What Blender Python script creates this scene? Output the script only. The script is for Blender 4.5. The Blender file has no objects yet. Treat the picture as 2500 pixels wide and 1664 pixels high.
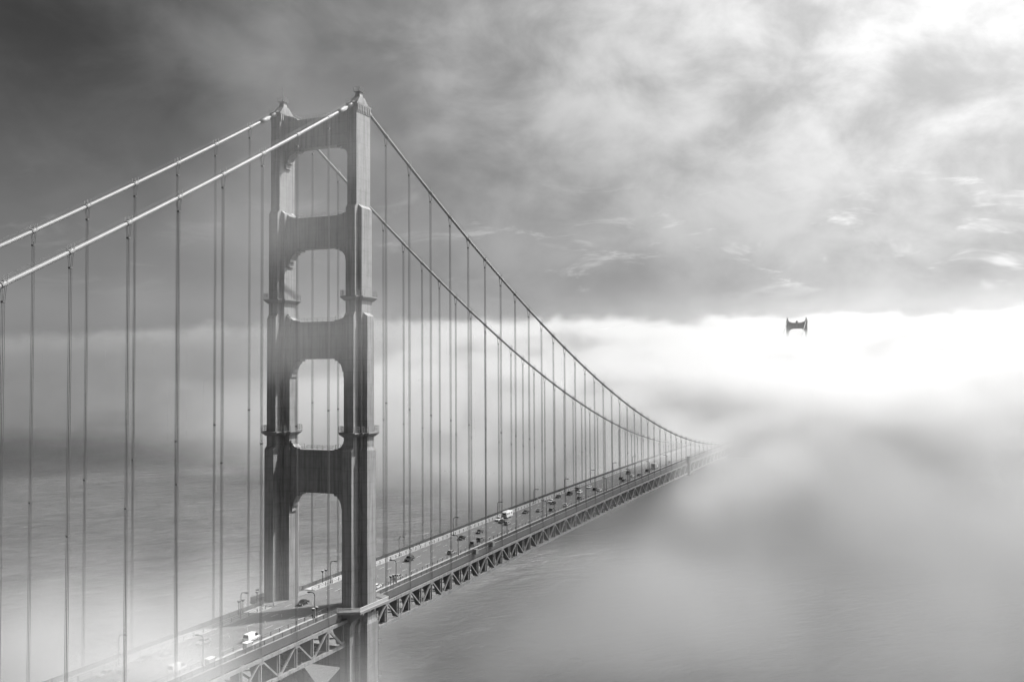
import bpy, bmesh, math, random
from mathutils import Matrix, Vector
R = math.radians
random.seed(7)
sc = bpy.context.scene
COL = sc.collection

# ------------------------------------------------------------------ camera
cam = bpy.data.cameras.new('camera')
cam_o = bpy.data.objects.new('camera', cam)
COL.objects.link(cam_o)
sc.camera = cam_o
YAW, PIT, ROL = 0.3937952, 0.0367096, -0.0058687
fw = Vector((math.cos(YAW) * math.cos(PIT), math.sin(YAW) * math.cos(PIT), math.sin(PIT)))
rt = Vector((math.sin(YAW), -math.cos(YAW), 0))
up = rt.cross(fw)
M = Matrix((rt * math.cos(ROL) + up * math.sin(ROL), up * math.cos(ROL) - rt * math.sin(ROL), -fw)).transposed().to_4x4()
M.translation = (-251.4566, -167.7816, 142.4424)
cam_o.matrix_world = M
cam.sensor_width = 36
cam.lens = 2380.51 / 2500 * 36
cam.clip_start = 1
cam.clip_end = 80000

# ------------------------------------------------------------------ sun, sky, exposure
SUN_AZ, SUN_EL = R(-41), R(50)          # azimuth measured from +X (south) towards +Y (east)
SUN = Vector((math.cos(SUN_EL) * math.cos(SUN_AZ), math.cos(SUN_EL) * math.sin(SUN_AZ), math.sin(SUN_EL)))
sun = bpy.data.lights.new('sun', 'SUN')
sun_o = bpy.data.objects.new('sun', sun)
COL.objects.link(sun_o)
sun.energy = 4.0
sun.angle = R(0.53)
sun.color = (1, 0.995, 0.985)
sun_o.rotation_euler = SUN.to_track_quat('Z', 'Y').to_euler()
sc.view_settings.view_transform = 'Standard'
sc.view_settings.look = 'None'
sc.view_settings.exposure = 0.95
sc.view_settings.gamma = 1
sc.cycles.volume_bounces = 2
sc.cycles.max_bounces = 4
sc.cycles.volume_step_rate = 2.0
sc.cycles.volume_max_steps = 256
sc.cycles.use_adaptive_sampling = True
sc.cycles.adaptive_threshold = 0.03
sc.cycles.use_denoising = True
sc.cycles.use_light_tree = False

world = bpy.data.worlds.new('World')
sc.world = world
world.use_nodes = True


class G:
    """tiny expression builder for node trees"""
    def __init__(s, nt): s.n, s.l = nt.nodes, nt.links
    def node(s, t, **k):
        a = s.n.new(t)
        for q, v in k.items(): setattr(a, q, v)
        return a
    def put(s, sock, v):
        if isinstance(v, (int, float)): sock.default_value = v
        elif isinstance(v, (tuple, list)): sock.default_value = v
        else: s.l.new(v, sock)
    def m(s, op, a, b=0.0, c=0.0, clamp=False):
        x = s.node('ShaderNodeMath', operation=op, use_clamp=clamp)
        s.put(x.inputs[0], a); s.put(x.inputs[1], b); s.put(x.inputs[2], c)
        return x.outputs[0]
    def add(s, *a):
        r = a[0]
        for b in a[1:]: r = s.m('ADD', r, b)
        return r
    def mul(s, *a):
        r = a[0]
        for b in a[1:]: r = s.m('MULTIPLY', r, b)
        return r
    def sub(s, a, b): return s.m('SUBTRACT', a, b)
    def lin(s, a, k, c): return s.m('MULTIPLY_ADD', a, k, c)
    def ss(s, v, a, b, c=0.0, d=1.0, mode='SMOOTHSTEP'):
        x = s.node('ShaderNodeMapRange', interpolation_type=mode)
        s.put(x.inputs[0], v)
        for i, q in enumerate((a, b, c, d)): s.put(x.inputs[i + 1], q)
        return x.outputs[0]
    def noise(s, vec, scale, detail=3.0, rough=0.5, dist=0.0):
        x = s.node('ShaderNodeTexNoise')
        s.put(x.inputs['Vector'], vec)
        x.inputs['Scale'].default_value = scale
        x.inputs['Detail'].default_value = detail
        x.inputs['Roughness'].default_value = rough
        x.inputs['Distortion'].default_value = dist
        return x.outputs[0]
    def sep(s, v):
        x = s.node('ShaderNodeSeparateXYZ'); s.put(x.inputs[0], v); return x.outputs
    def comb(s, a, b, c):
        x = s.node('ShaderNodeCombineXYZ')
        for i, q in enumerate((a, b, c)): s.put(x.inputs[i], q)
        return x.outputs[0]
    def vm(s, op, a, b=(0, 0, 0)):
        x = s.node('ShaderNodeVectorMath', operation=op)
        s.put(x.inputs[0], a); s.put(x.inputs[1], b)
        return x.outputs['Value'] if op in ('DOT_PRODUCT', 'LENGTH') else x.outputs[0]


g = G(world.node_tree)
bg = g.n['Background']
sky = g.node('ShaderNodeTexSky', sky_type='NISHITA')
sky.sun_disc = False
sky.sun_elevation = SUN_EL
sky.sun_rotation = math.atan2(SUN.x, SUN.y)
sky.air_density = 1.0
sky.dust_density = 2.0
bw = g.node('ShaderNodeRGBToBW')
g.l.new(sky.outputs[0], bw.inputs[0])
tc = g.node('ShaderNodeTexCoord')
d = tc.outputs['Generated']
dx, dy, dz = g.sep(d)
pl = g.vm('MULTIPLY', d, (1.0, 1.0, 1.5))
n1 = g.noise(pl, 2.6, 2, 0.5, 0.2)           # large cloud masses
n2 = g.noise(pl, 9.0, 6, 0.56, 0.25)         # billows
cl = g.add(g.mul(n1, 0.5), g.mul(n2, 0.5))
thick = g.ss(cl, 0.36, 0.66)
sd = g.vm('DOT_PRODUCT', d, tuple(SUN))
toward = g.ss(sd, 0.27, 0.95, 0.0, 1.0, 'LINEAR')               # the cloud layer is lit through from the sun's side
lit = g.lin(toward, 1.7, 0.17)
cloud = g.mul(lit, g.lin(thick, 0.72, 0.62))
low = g.ss(dz, 0.36, 0.05, 1.0, 0.42)
pale = g.mul(g.ss(dz, 0.36, 0.0), g.sub(1.0, toward), 0.33)      # paler air low down, away from the sun
# torn scud low over the horizon, catching the sun
st = g.comb(g.mul(g.m('ARCTAN2', dy, dx), 7.0), g.mul(dz, 24.0), 0.0)
w1 = g.noise(st, 1.6, 4, 0.62, 0.8)
scud = g.mul(g.ss(w1, 0.54, 0.76), g.ss(dz, 0.07, 0.10), g.ss(dz, 0.22, 0.14), g.lin(toward, 1.2, 0.15))
band = g.mul(g.ss(dz, 0.105, 0.065), g.lin(toward, 0.3, 0.03))   # a farther layer of stratus along the horizon
lum = g.add(g.mul(cloud, low), pale, band, g.mul(scud, 0.6))
tot = g.mul(bw.outputs[0], lum)
g.l.new(tot, bg.inputs['Color'])
bg.inputs['Strength'].default_value = 0.093

# ------------------------------------------------------------------ helpers
def material(name, base, rough=0.6, var=0.0, scale=1.0, streak=0.0, seam=0.0, bump=0.0, bscale=8.0, metal=0.0, spec=0.4):
    mt = bpy.data.materials.new(name)
    mt.use_nodes = True
    g = G(mt.node_tree)
    p = g.n['Principled BSDF']
    p.inputs['Roughness'].default_value = rough
    p.inputs['Metallic'].default_value = metal
    p.inputs['Specular IOR Level'].default_value = spec
    p.inputs['Base Color'].default_value = (base, base, base, 1)
    if var or streak or seam or bump:
        geo = g.node('ShaderNodeNewGeometry')
        pos = geo.outputs['Position']
        v = base
        if var:
            v = g.mul(g.lin(g.noise(pos, scale, 5, 0.6), var * 2, 1 - var), base)
        if streak:                       # rain and rust runs down the plates
            sv = g.vm('MULTIPLY', pos, (1.1, 1.1, 0.05))
            v = g.mul(v, g.lin(g.ss(g.noise(sv, 1.0, 4, 0.65), 0.42, 0.7), -streak, 1.0))
        if seam:                         # riveted plate joints
            x, y, z = g.sep(pos)
            f = g.m('FRACT', g.mul(z, 1 / 3.6))
            line = g.m('LESS_THAN', f, 0.05)
            v = g.mul(v, g.lin(line, -seam, 1.0))
        cb = g.node('ShaderNodeCombineColor')
        for i in range(3): g.put(cb.inputs[i], v)
        g.l.new(cb.outputs[0], p.inputs['Base Color'])
        if bump:
            b = g.node('ShaderNodeBump')
            b.inputs['Strength'].default_value = bump
            b.inputs['Distance'].default_value = 0.1
            g.l.new(g.noise(pos, bscale, 4), b.inputs['Height'])
            g.l.new(b.outputs[0], p.inputs['Normal'])
    return mt


STEEL = material('painted_steel', 0.215, 0.55, 0.28, 0.4, 0.42, 0.17, 0.15, 3.0)
STEEL_D = material('painted_steel_plain', 0.17, 0.6, 0.2, 0.5)
CABLE = material('cable_wrapping', 0.23, 0.5, 0.15, 0.6)
ROPE = material('wire_rope', 0.10, 0.6)
ASPHALT = material('asphalt', 0.12, 0.85, 0.22, 0.7, bump=0.1)
CONCRETE = material('concrete_walk', 0.34, 0.85, 0.15, 0.8)
PIERM = material('pier_concrete', 0.3, 0.85, 0.2, 0.3)
RAILM = material('railing_paint', 0.085, 0.6, 0.2, 0.5)
DARKM = material('dark_metal', 0.03, 0.6)
PALE = material('pale_metal', 0.55, 0.5)
GLASSM = material('car_glass', 0.015, 0.08, spec=0.6)
RUBBER = material('rubber', 0.02, 0.8)
LAMPM = material('lens', 0.5, 0.25)
PAINTS = {'white': material('paint_white', 0.75, 0.3), 'silver': material('paint_silver', 0.38, 0.3, metal=0.3),
          'grey': material('paint_grey', 0.16, 0.3), 'dark': material('paint_dark', 0.05, 0.3), 'black': material('paint_black', 0.015, 0.25)}


def link(name, me, parent=None, loc=None, rot=None, mat=None):
    o = bpy.data.objects.new(name, me)
    COL.objects.link(o)
    if parent is not None: o.parent = parent
    if loc is not None: o.location = loc
    if rot is not None: o.rotation_euler = rot
    return o


def tag(o, label=None, cat=None, group=None, kind=None):
    if label: o['label'] = label
    if cat: o['category'] = cat
    if group: o['group'] = group
    if kind: o['kind'] = kind
    return o


class MB:
    """collects polygons into one mesh"""
    def __init__(s): s.v, s.f = [], []
    def poly(s, verts, faces):
        k = len(s.v)
        s.v += [tuple(p) for p in verts]
        s.f += [tuple(i + k for i in f) for f in faces]
        return s
    def box(s, x0, x1, y0, y1, z0, z1):
        return s.poly([(x0, y0, z0), (x1, y0, z0), (x1, y1, z0), (x0, y1, z0), (x0, y0, z1), (x1, y0, z1), (x1, y1, z1), (x0, y1, z1)],
                      [(0, 3, 2, 1), (4, 5, 6, 7), (0, 1, 5, 4), (1, 2, 6, 5), (2, 3, 7, 6), (3, 0, 4, 7)])
    def bar(s, a, b, w, h=None, upv=(0, 0, 1)):
        a, b = Vector(a), Vector(b)
        h = h or w
        t = (b - a).normalized()
        u = Vector(upv)
        if abs(t.dot(u)) > 0.98: u = Vector((0, 1, 0))
        sd = t.cross(u).normalized() * w / 2
        uu = sd.cross(t).normalized() * h / 2
        vs = [p + i * sd + j * uu for p in (a, b) for i, j in ((-1, -1), (1, -1), (1, 1), (-1, 1))]
        return s.poly(vs, [(0, 1, 2, 3), (7, 6, 5, 4), (0, 4, 5, 1), (1, 5, 6, 2), (2, 6, 7, 3), (3, 7, 4, 0)])
    def tube(s, pts, r, n=8, caps=True):
        pts = [Vector(p) for p in pts]
        rings = []
        for i, p in enumerate(pts):
            t = (pts[min(i + 1, len(pts) - 1)] - pts[max(i - 1, 0)]).normalized()
            ref = Vector((1, 0, 0)) if abs(t.x) < 0.6 else Vector((0, 1, 0))
            u = t.cross(ref).normalized()
            w = t.cross(u)
            rr = r[i] if isinstance(r, (list, tuple)) else r
            rings.append([p + u * math.cos(2 * math.pi * k / n) * rr + w * math.sin(2 * math.pi * k / n) * rr for k in range(n)])
        # keep rings aligned when the reference axis flips
        for i in range(1, len(rings)):
            best = min(range(n), key=lambda q: (rings[i][q] - rings[i - 1][0] - (pts[i] - pts[i - 1])).length)
            a = rings[i][best:] + rings[i][:best]
            b = [a[0]] + a[1:][::-1]
            da = (a[1] - rings[i - 1][1] - (pts[i] - pts[i - 1])).length
            db = (b[1] - rings[i - 1][1] - (pts[i] - pts[i - 1])).length
            rings[i] = a if da <= db else b
        vs = [q for ring in rings for q in ring]
        fs = [(i * n + k, i * n + (k + 1) % n, (i + 1) * n + (k + 1) % n, (i + 1) * n + k) for i in range(len(pts) - 1) for k in range(n)]
        if caps: fs += [tuple(range(n))[::-1], tuple(range((len(pts) - 1) * n, len(pts) * n))]
        return s.poly(vs, fs)
    def prism(s, outline, axis, a, b):
        """outline in the plane normal to axis ('x': (y,z), 'y': (x,z), 'z': (x,y)) extruded from a to b"""
        put = {'x': lambda u, v, w: (w, u, v), 'y': lambda u, v, w: (u, w, v), 'z': lambda u, v, w: (u, v, w)}[axis]
        n = len(outline)
        vs = [put(u, v, a) for u, v in outline] + [put(u, v, b) for u, v in outline]
        return s.poly(vs, [tuple(range(n))[::-1], tuple(range(n, 2 * n))] + [(i, (i + 1) % n, n + (i + 1) % n, n + i) for i in range(n)])
    def loft(s, rings):
        n = len(rings[0])
        vs = [p for r in rings for p in r]
        fs = [(i * n + k, i * n + (k + 1) % n, (i + 1) * n + (k + 1) % n, (i + 1) * n + k) for i in range(len(rings) - 1) for k in range(n)]
        return s.poly(vs, fs + [tuple(range(n))[::-1], tuple(range((len(rings) - 1) * n, len(rings) * n))])
    def mesh(s, name, mat, smooth=False):
        me = bpy.data.meshes.new(name)
        me.from_pydata(s.v, [], s.f)
        bm = bmesh.new(); bm.from_mesh(me)
        bmesh.ops.recalc_face_normals(bm, faces=bm.faces)
        bm.to_mesh(me); bm.free()
        me.materials.append(mat)
        if smooth:
            for p in me.polygons: p.use_smooth = True
        me.update()
        return me
    def obj(s, name, mat, parent=None, loc=None, rot=None, smooth=False):
        return link(name, s.mesh(name, mat, smooth), parent, loc, rot)


# ------------------------------------------------------------------ bridge profile (metres; X south along the bridge, Y east, Z up)
SPAN, HALF, SAG, ZT = 1280.2, 13.716, 141.9, 226.0
def cable_z(x):
    if x >= 0: return ZT - 4 * SAG * (x / SPAN) * (1 - x / SPAN)
    return ZT + 0.5692 * x + 0.000255 * x * x
def chord_z(x):
    return 72.3 + (0.0232 * x - 1.79e-5 * x * x if x > 0 else 0.014 * x)
def slope(x): return (chord_z(x + 1) - chord_z(x - 1)) / 2
def road_z(x): return chord_z(x) + 2.85
DEPTH = 6.6

# ------------------------------------------------------------------ water
def build_water():
    mt = bpy.data.materials.new('sea_water')
    mt.use_nodes = True
    g = G(mt.node_tree)
    p = g.n['Principled BSDF']
    p.inputs['Base Color'].default_value = (0.075, 0.075, 0.075, 1)
    p.inputs['Roughness'].default_value = 0.22
    p.inputs['IOR'].default_value = 1.33
    geo = g.node('ShaderNodeNewGeometry')
    pos = geo.outputs['Position']
    rot = g.node('ShaderNodeVectorRotate', rotation_type='Z_AXIS')
    g.put(rot.inputs['Vector'], pos); rot.inputs['Angle'].default_value = R(-52)
    v = g.vm('MULTIPLY', rot.outputs[0], (1.0, 0.34, 1.0))
    n_a = g.noise(v, 0.055, 4, 0.62, 0.6)
    n_b = g.noise(v, 0.19, 5, 0.6, 0.8)
    n_c = g.noise(pos, 0.006, 3, 0.5)
    n_d = g.noise(v, 0.62, 3, 0.6, 0.5)
    h = g.add(g.mul(n_a, 6.5), g.mul(n_b, 3.0), g.mul(n_d, 0.9))
    b = g.node('ShaderNodeBump')
    b.inputs['Distance'].default_value = 1.0
    b.inputs['Strength'].default_value = 0.9
    g.l.new(h, b.inputs['Height']); g.l.new(b.outputs[0], p.inputs['Normal'])
    # foam on the breaking crests
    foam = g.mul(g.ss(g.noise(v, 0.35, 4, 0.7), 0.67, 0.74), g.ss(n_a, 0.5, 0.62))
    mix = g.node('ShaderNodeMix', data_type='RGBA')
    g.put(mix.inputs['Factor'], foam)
    shaded_tone = g.mul(g.lin(n_c, 0.06, 0.055), g.ss(g.add(g.mul(n_b, 0.6), g.mul(n_a, 0.4)), 0.34, 0.66, 0.66, 1.36))  # wave shading put into the base colour: darker troughs, lighter crests
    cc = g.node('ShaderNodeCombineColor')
    for i in range(3): g.put(cc.inputs[i], shaded_tone)
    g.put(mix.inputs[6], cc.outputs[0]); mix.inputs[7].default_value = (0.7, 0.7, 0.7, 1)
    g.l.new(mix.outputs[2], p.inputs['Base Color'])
    S = 40000
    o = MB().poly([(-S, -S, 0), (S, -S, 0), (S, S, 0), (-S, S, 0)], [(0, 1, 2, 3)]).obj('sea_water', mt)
    tag(o, kind='structure')
build_water()


def build_island():
    bm = bmesh.new()
    bmesh.ops.create_grid(bm, x_segments=40, y_segments=24, size=1)
    from mathutils import noise as N
    for v in bm.verts:
        x, y = v.co.x, v.co.y
        r = math.hypot(x, y)
        f = max(0, 1 - r) ** 0.6
        h = 118 * f * (0.62 + 0.55 * N.noise(Vector((x * 2.1 + 3, y * 2.1, 0.3))) + 0.22 * N.noise(Vector((x * 7, y * 7, 1.3))))
        v.co = Vector((x * 420, y * 330, max(h, -4)))
    me = bpy.data.meshes.new('island')
    bm.to_mesh(me); bm.free()
    me.materials.append(material('island_scrub', 0.09, 0.9, 0.3, 0.02))
    a = YAW + math.atan((1250 - 596) / 2380.5)
    o = link('island', me, None, (-251 + 6400 * math.cos(a), -168 + 6400 * math.sin(a), 0), (0, 0, a + R(90)))
    tag(o, kind='structure')
build_island()

# ------------------------------------------------------------------ the bridge
bridge = link('suspension_bridge', None, None, (0, 0, 0))
tag(bridge, 'long suspension bridge with stepped steel towers and paired cables vanishing into fog', 'bridge')

# leg plan: stepped cross, (half lengths along X), (half widths along Y)
SECT = [(10.0, 70.6, (7.6, 4.6, 3.0), (1.65, 2.75, 4.7)),
        (71.6, 121.0, (6.65, 2.95, 2.4), (1.6, 2.35, 4.37)),
        (122.0, 160.7, (5.6, 2.9, 1.88), (1.6, 2.6, 4.07)),
        (161.7, 192.9, (4.82, 2.93, 1.85), (1.6, 2.77, 2.775)),
        (193.9, 224.2, (3.9, 2.9, 1.85), (1.6, 1.605, 1.61))]
def plan(a, w):
    q = [(a[0], w[0]), (a[1], w[0]), (a[1], w[1]), (a[2], w[1]), (a[2], w[2])]
    q2 = [(-x, y) for x, y in q[::-1]]
    q3 = [(-x, -y) for x, y in q]
    q4 = [(x, -y) for x, y in q[::-1]]
    return q + q2 + q3 + q4
def leg_mesh():
    rings = []
    for z0, z1, a, w in SECT:
        p = plan(a, w)
        rings.append([(x, y, z0) for x, y in p])
        rings.append([(x, y, z1) for x, y in p])
    return MB().loft(rings).mesh('tower_leg', STEEL)


def ring_of(o_out, o_in, z0, z1):
    n = len(o_out)
    vs = [(x, y, z) for z in (z0, z1) for o in (o_out, o_in) for x, y in o]
    f = []
    for k in range(n):
        j = (k + 1) % n
        f += [(k, j, 2 * n + j, 2 * n + k), (n + j, n + k, 3 * n + k, 3 * n + j), (2 * n + k, 2 * n + j, 3 * n + j, 3 * n + k), (j, k, n + k, n + j)]
    return MB().poly(vs, f)


def bracket(d, h, flip, y_face, s, z, hx):
    """stepped corner bracket; d along the strut, h along the leg"""
    pr = [(0, 0), (1.0, 0), (1.0, .12), (.66, .12), (.66, .22), (.44, .30), (.24, .56), (.24, .72), (.11, .72), (.11, 1.0), (0, 1.0)]
    out = [(s * (y_face - u * d), z + flip * v * h) for u, v in pr]
    out[0] = (s * (y_face + 0.5), z - flip * 0.35)
    out[-1] = (s * (y_face + 0.5), out[-2][1])
    out[1] = (out[1][0], z - flip * 0.35)
    return MB().prism(out, 'x', -hx, hx)


STRUTS = [(212.8, 221.8), (181.8, 191.4), (148.2, 159.5), (107.9, 120.8)]
FACE = {0: 12.11, 1: 10.94, 2: 9.64, 3: 9.34}        # inner leg face beside each opening
LEG = leg_mesh()
def railing_cage(mb, pts, z0, h, levels=3, r=0.05, posts=True):
    n = len(pts)
    for k in range(n):
        a, b = pts[k], pts[(k + 1) % n]
        for q in range(1, levels + 1):
            mb.bar((*a, z0 + h * q / levels), (*b, z0 + h * q / levels), r)
        if posts: mb.bar((*a, z0), (*a, z0 + h), r * 1.3)
    return mb

def platform_meshes(z, a, w, e=1.15):
    inn = plan([q + 0.02 for q in a], [q + 0.02 for q in w])
    out = plan([q + e for q in a], [q + e for q in w])
    low = plan([q + 0.25 for q in a], [q + 0.25 for q in w])
    n = len(inn)
    vs = [(x, y, z) for x, y in out] + [(x, y, z) for x, y in inn] + [(x, y, z - 1.3) for x, y in low] + [(x, y, z - 0.35) for x, y in out]
    f = []
    for k in range(n):
        j = (k + 1) % n
        f += [(k, j, n + j, n + k), (3 * n + k, 3 * n + j, j, k), (2 * n + k, 2 * n + j, 3 * n + j, 3 * n + k)]
    floor = MB().poly(vs, f).mesh('maintenance_platform', STEEL_D)
    rail = MB()
    edge = plan([q + e - 0.08 for q in a], [q + e - 0.08 for q in w])
    railing_cage(rail, edge, z, 1.7, 3, 0.06)
    return floor, rail.mesh('platform_railing', STEEL_D)

PLAT = [platform_meshes(166.6, SECT[3][2], SECT[3][3]), platform_meshes(126.3, SECT[2][2], SECT[2][3])]

FIN = [MB().prism([(q * 1.55, 224.1), (q * 1.92, 224.1), (q * 1.92, 222.3), (q * 1.75, 221.5), (q * 1.55, 221.5)], 'x', -0.28, 0.28).mesh('cornice_fin', STEEL) for q in (-1, 1)]
CAP = MB().loft([[(-4.15, -1.95, 223.9), (4.15, -1.95, 223.9), (4.15, 1.95, 223.9), (-4.15, 1.95, 223.9)],
                 [(-4.2, -2.0, 224.45), (4.2, -2.0, 224.45), (4.2, 2.0, 224.45), (-4.2, 2.0, 224.45)]]).mesh('leg_cap', STEEL)
def housing_mesh():
    return MB().loft([[(-3.0, -1.35, 224.4), (4.0, -1.35, 224.4), (4.0, 1.35, 224.4), (-3.0, 1.35, 224.4)],
                      [(-2.5, -1.3, 225.3), (2.9, -1.3, 225.3), (2.9, 1.3, 225.3), (-2.5, 1.3, 225.3)],
                      [(-1.35, -1.2, 226.75), (1.35, -1.2, 226.75), (1.35, 1.2, 226.75), (-1.35, 1.2, 226.75)],
                      [(-1.0, -0.95, 226.8), (1.0, -0.95, 226.8), (1.0, 0.95, 226.8), (-1.0, 0.95, 226.8)],
                      [(-0.62, -0.6, 228.5), (0.62, -0.6, 228.5), (0.62, 0.6, 228.5), (-0.62, 0.6, 228.5)]]).mesh('saddle_housing', STEEL)
HOUSE = housing_mesh()
def turret_rail():
    mb = MB()
    c = [(-1.1, -1.1), (1.1, -1.1), (1.1, 1.1), (-1.1, 1.1)]
    mb.box(-1.15, 1.15, -1.15, 1.15, 228.42, 228.52)
    railing_cage(mb, c, 228.5, 1.35, 3, 0.07)
    for k in range(4):
        a, b = c[k], c[(k + 1) % 4]
        m_ = ((a[0] + b[0]) / 2, (a[1] + b[1]) / 2)
        mb.bar((*m_, 228.5), (*m_, 229.85), 0.06)
    mb.bar((0, 0, 228.5), (0, 0, 229.5), 0.3)
    return mb.mesh('beacon_cage', STEEL_D)
CAGE = turret_rail()
def cap_rail():
    mb = MB()
    railing_cage(mb, [(-4.1, -1.9), (0, -1.9), (4.1, -1.9), (4.1, 1.9), (0, 1.9), (-4.1, 1.9)], 224.45, 1.1, 2, 0.05)
    return mb.mesh('cap_railing', STEEL_D)
CAPR = cap_rail()

STRUT_MESH, BRK = [], {}
for i, (z0, z1) in enumerate(STRUTS):
    mb = MB()
    y = 13.0
    mb.box(-1.6, 1.6, -y, y, z0, z1)
    me = mb.mesh('portal_strut', STEEL)
    trims = []
    yf = FACE[min(i, 3)]
    for za, zb in ((z0 + 0.05, z0 + 0.55), (z1 - 0.55, z1 - 0.05)):
        trims.append(MB().box(-1.72, 1.72, -yf + 0.4, yf - 0.4, za, zb).mesh('strut_trim', STEEL))
    STRUT_MESH.append((me, trims))
def bracket_list(i):
    """brackets hanging below strut i (in opening i) and standing on strut i (in opening i-1)"""
    z0, z1 = STRUTS[i]
    out = []
    yf = FACE[i]
    sz = {0: (5.2, 5.6), 1: (4.6, 5.2), 2: (3.4, 5.4), 3: (3.4, 6.0)}[i]
    for s in (-1, 1): out.append((bracket(sz[0], sz[1], -1, yf, s, z0, 1.5), 'corner_bracket'))
    if i > 0:
        yf = FACE[i - 1]
        sz = {1: (5.0, 2.4), 2: (4.8, 2.6), 3: (3.6, 2.6)}[i]
        for s in (-1, 1): out.append((bracket(sz[0], sz[1], 1, yf, s, z1, 1.5), 'corner_bracket'))
    else:
        for s in (-1, 1):
            o_ = [(s * 12.6, 221.4), (s * 12.6, 224.2), (s * 11.3, 223.6), (s * 9.0, 223.0), (s * 7.4, 222.2), (s * 7.4, 221.4)]
            out.append((MB().prism(o_, 'x', -1.5, 1.5), 'corner_bracket'))
    return [m_.mesh(n_, STEEL) for m_, n_ in out]
BRKS = [bracket_list(i) for i in range(4)]
def strut_rail(i):
    z1 = STRUTS[i][1]
    mb = MB()
    y = {0: 7.0, 1: 6.6, 2: 5.6, 3: 5.6}[i]
    for s in (-1, 1):
        for h in (0.55, 1.1): mb.bar((s * 1.45, -y, z1 + h), (s * 1.45, y, z1 + h), 0.05)
        k = -y
        while k <= y + 0.01:
            mb.bar((s * 1.45, k, z1), (s * 1.45, k, z1 + 1.1), 0.06)
            k += y / 3
    for s in (-1, 1):            # end gates
        for q in (-1.45, 1.45): mb.bar((q, s * (y + 0.9), z1), (q, s * (y + 0.9), z1 + 1.5), 0.1)
        mb.bar((-1.45, s * (y + 0.9), z1 + 1.5), (1.45, s * (y + 0.9), z1 + 1.5), 0.1)
    return mb.mesh('strut_railing', STEEL_D)
SRAIL = [strut_rail(i) for i in range(4)]

for X in (0.0, SPAN):
    far = X > 1
    for s in (-1, 1):
        leg = link('tower_leg', LEG, bridge, (X, s * HALF, 0))
        link('leg_cap', CAP, leg); link('saddle_housing', HOUSE, leg); link('beacon_cage', CAGE, leg)
        for q in FIN:                      # fluted frieze under the leg cap
            for k in range(8): link('cornice_fin', q, leg, (-3.4 + k * 0.97, 0, 0))
        cr = link('cap_railing', CAPR, leg)
        if not far:
            for fl, ra in PLAT: link('maintenance_platform', fl, leg); link('platform_railing', ra, leg)
        if s > 0 and not far:
            MB().bar((0.2, 0, 229.5), (0.2, 0, 233.2), 0.09).obj('antenna', STEEL_D, leg)
        p = link('tower_pier', MB().loft([[(-11, -9, -3), (11, -9, -3), (11, 9, -3), (-11, 9, -3)], [(-11, -9, 7), (11, -9, 7), (11, 9, 7), (-11, 9, 7)], [(-9.5, -7.5, 10.05), (9.5, -7.5, 10.05), (9.5, 7.5, 10.05), (-9.5, 7.5, 10.05)]]).mesh('tower_pier', PIERM), bridge, (X, s * HALF, 0))
    for i in range(4):
        me, trims = STRUT_MESH[i]
        st_ = link('portal_strut', me, bridge, (X, 0, 0))
        if far and i > 1: continue
        for t in trims: link('strut_trim', t, st_)
        for b in BRKS[i]: link('corner_bracket', b, st_)
        link('strut_railing', SRAIL[i], st_)
        if far and i == 0:
            bm = bmesh.new(); bmesh.ops.create_icosphere(bm, subdivisions=3, radius=1.75)
            me_ = bpy.data.meshes.new('radome'); bm.to_mesh(me_); bm.free(); me_.materials.append(DARKM)
            for q in me_.polygons: q.use_smooth = True
            link('radome', me_, st_, (0, 0.0, 223.3))
    # cross bracing of the tower under the roadway
    if not far:
        for za, zb in ((58, 34), (34, 12)):
            for s in (-1, 1):
                MB().bar((0, -s * 11.5, za), (0, s * 11.5, zb), 3.0, 2.2, (1, 0, 0)).obj('tower_cross_brace', STEEL, bridge)
        MB().box(-1.8, 1.8, -12, 12, 57, 62).obj('tower_cross_beam', STEEL, bridge)

# leg service ladder with cages below the deck on the near leg
def ladder():
    mb = MB()
    x0, y0 = 3.35, -HALF - 4.3
    for q in (-0.35, 0.35): mb.bar((x0 + q * 0.3, y0 + q, 20), (x0 + q * 0.3, y0 + q, 73), 0.12)
    z = 21
    while z < 73:
        mb.bar((x0 - 0.1, y0 - 0.35, z), (x0 + 0.1, y0 + 0.35, z), 0.06); z += 0.6
    for z in (63.5, 54, 49):
        mb.box(x0 - 0.2, x0 + 1.3, y0 - 0.6, y0 + 0.6, z, z + 0.12)
        for a in ((x0 + 1.3, y0 - 0.6), (x0 + 1.3, y0 + 0.6)): mb.bar((*a, z), (*a, z + 1.3), 0.08)
        mb.bar((x0 + 1.3, y0 - 0.6, z + 1.3), (x0 + 1.3, y0 + 0.6, z + 1.3), 0.08)
    return mb
ladder().obj('service_ladder', STEEL_D, bridge)

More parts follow.
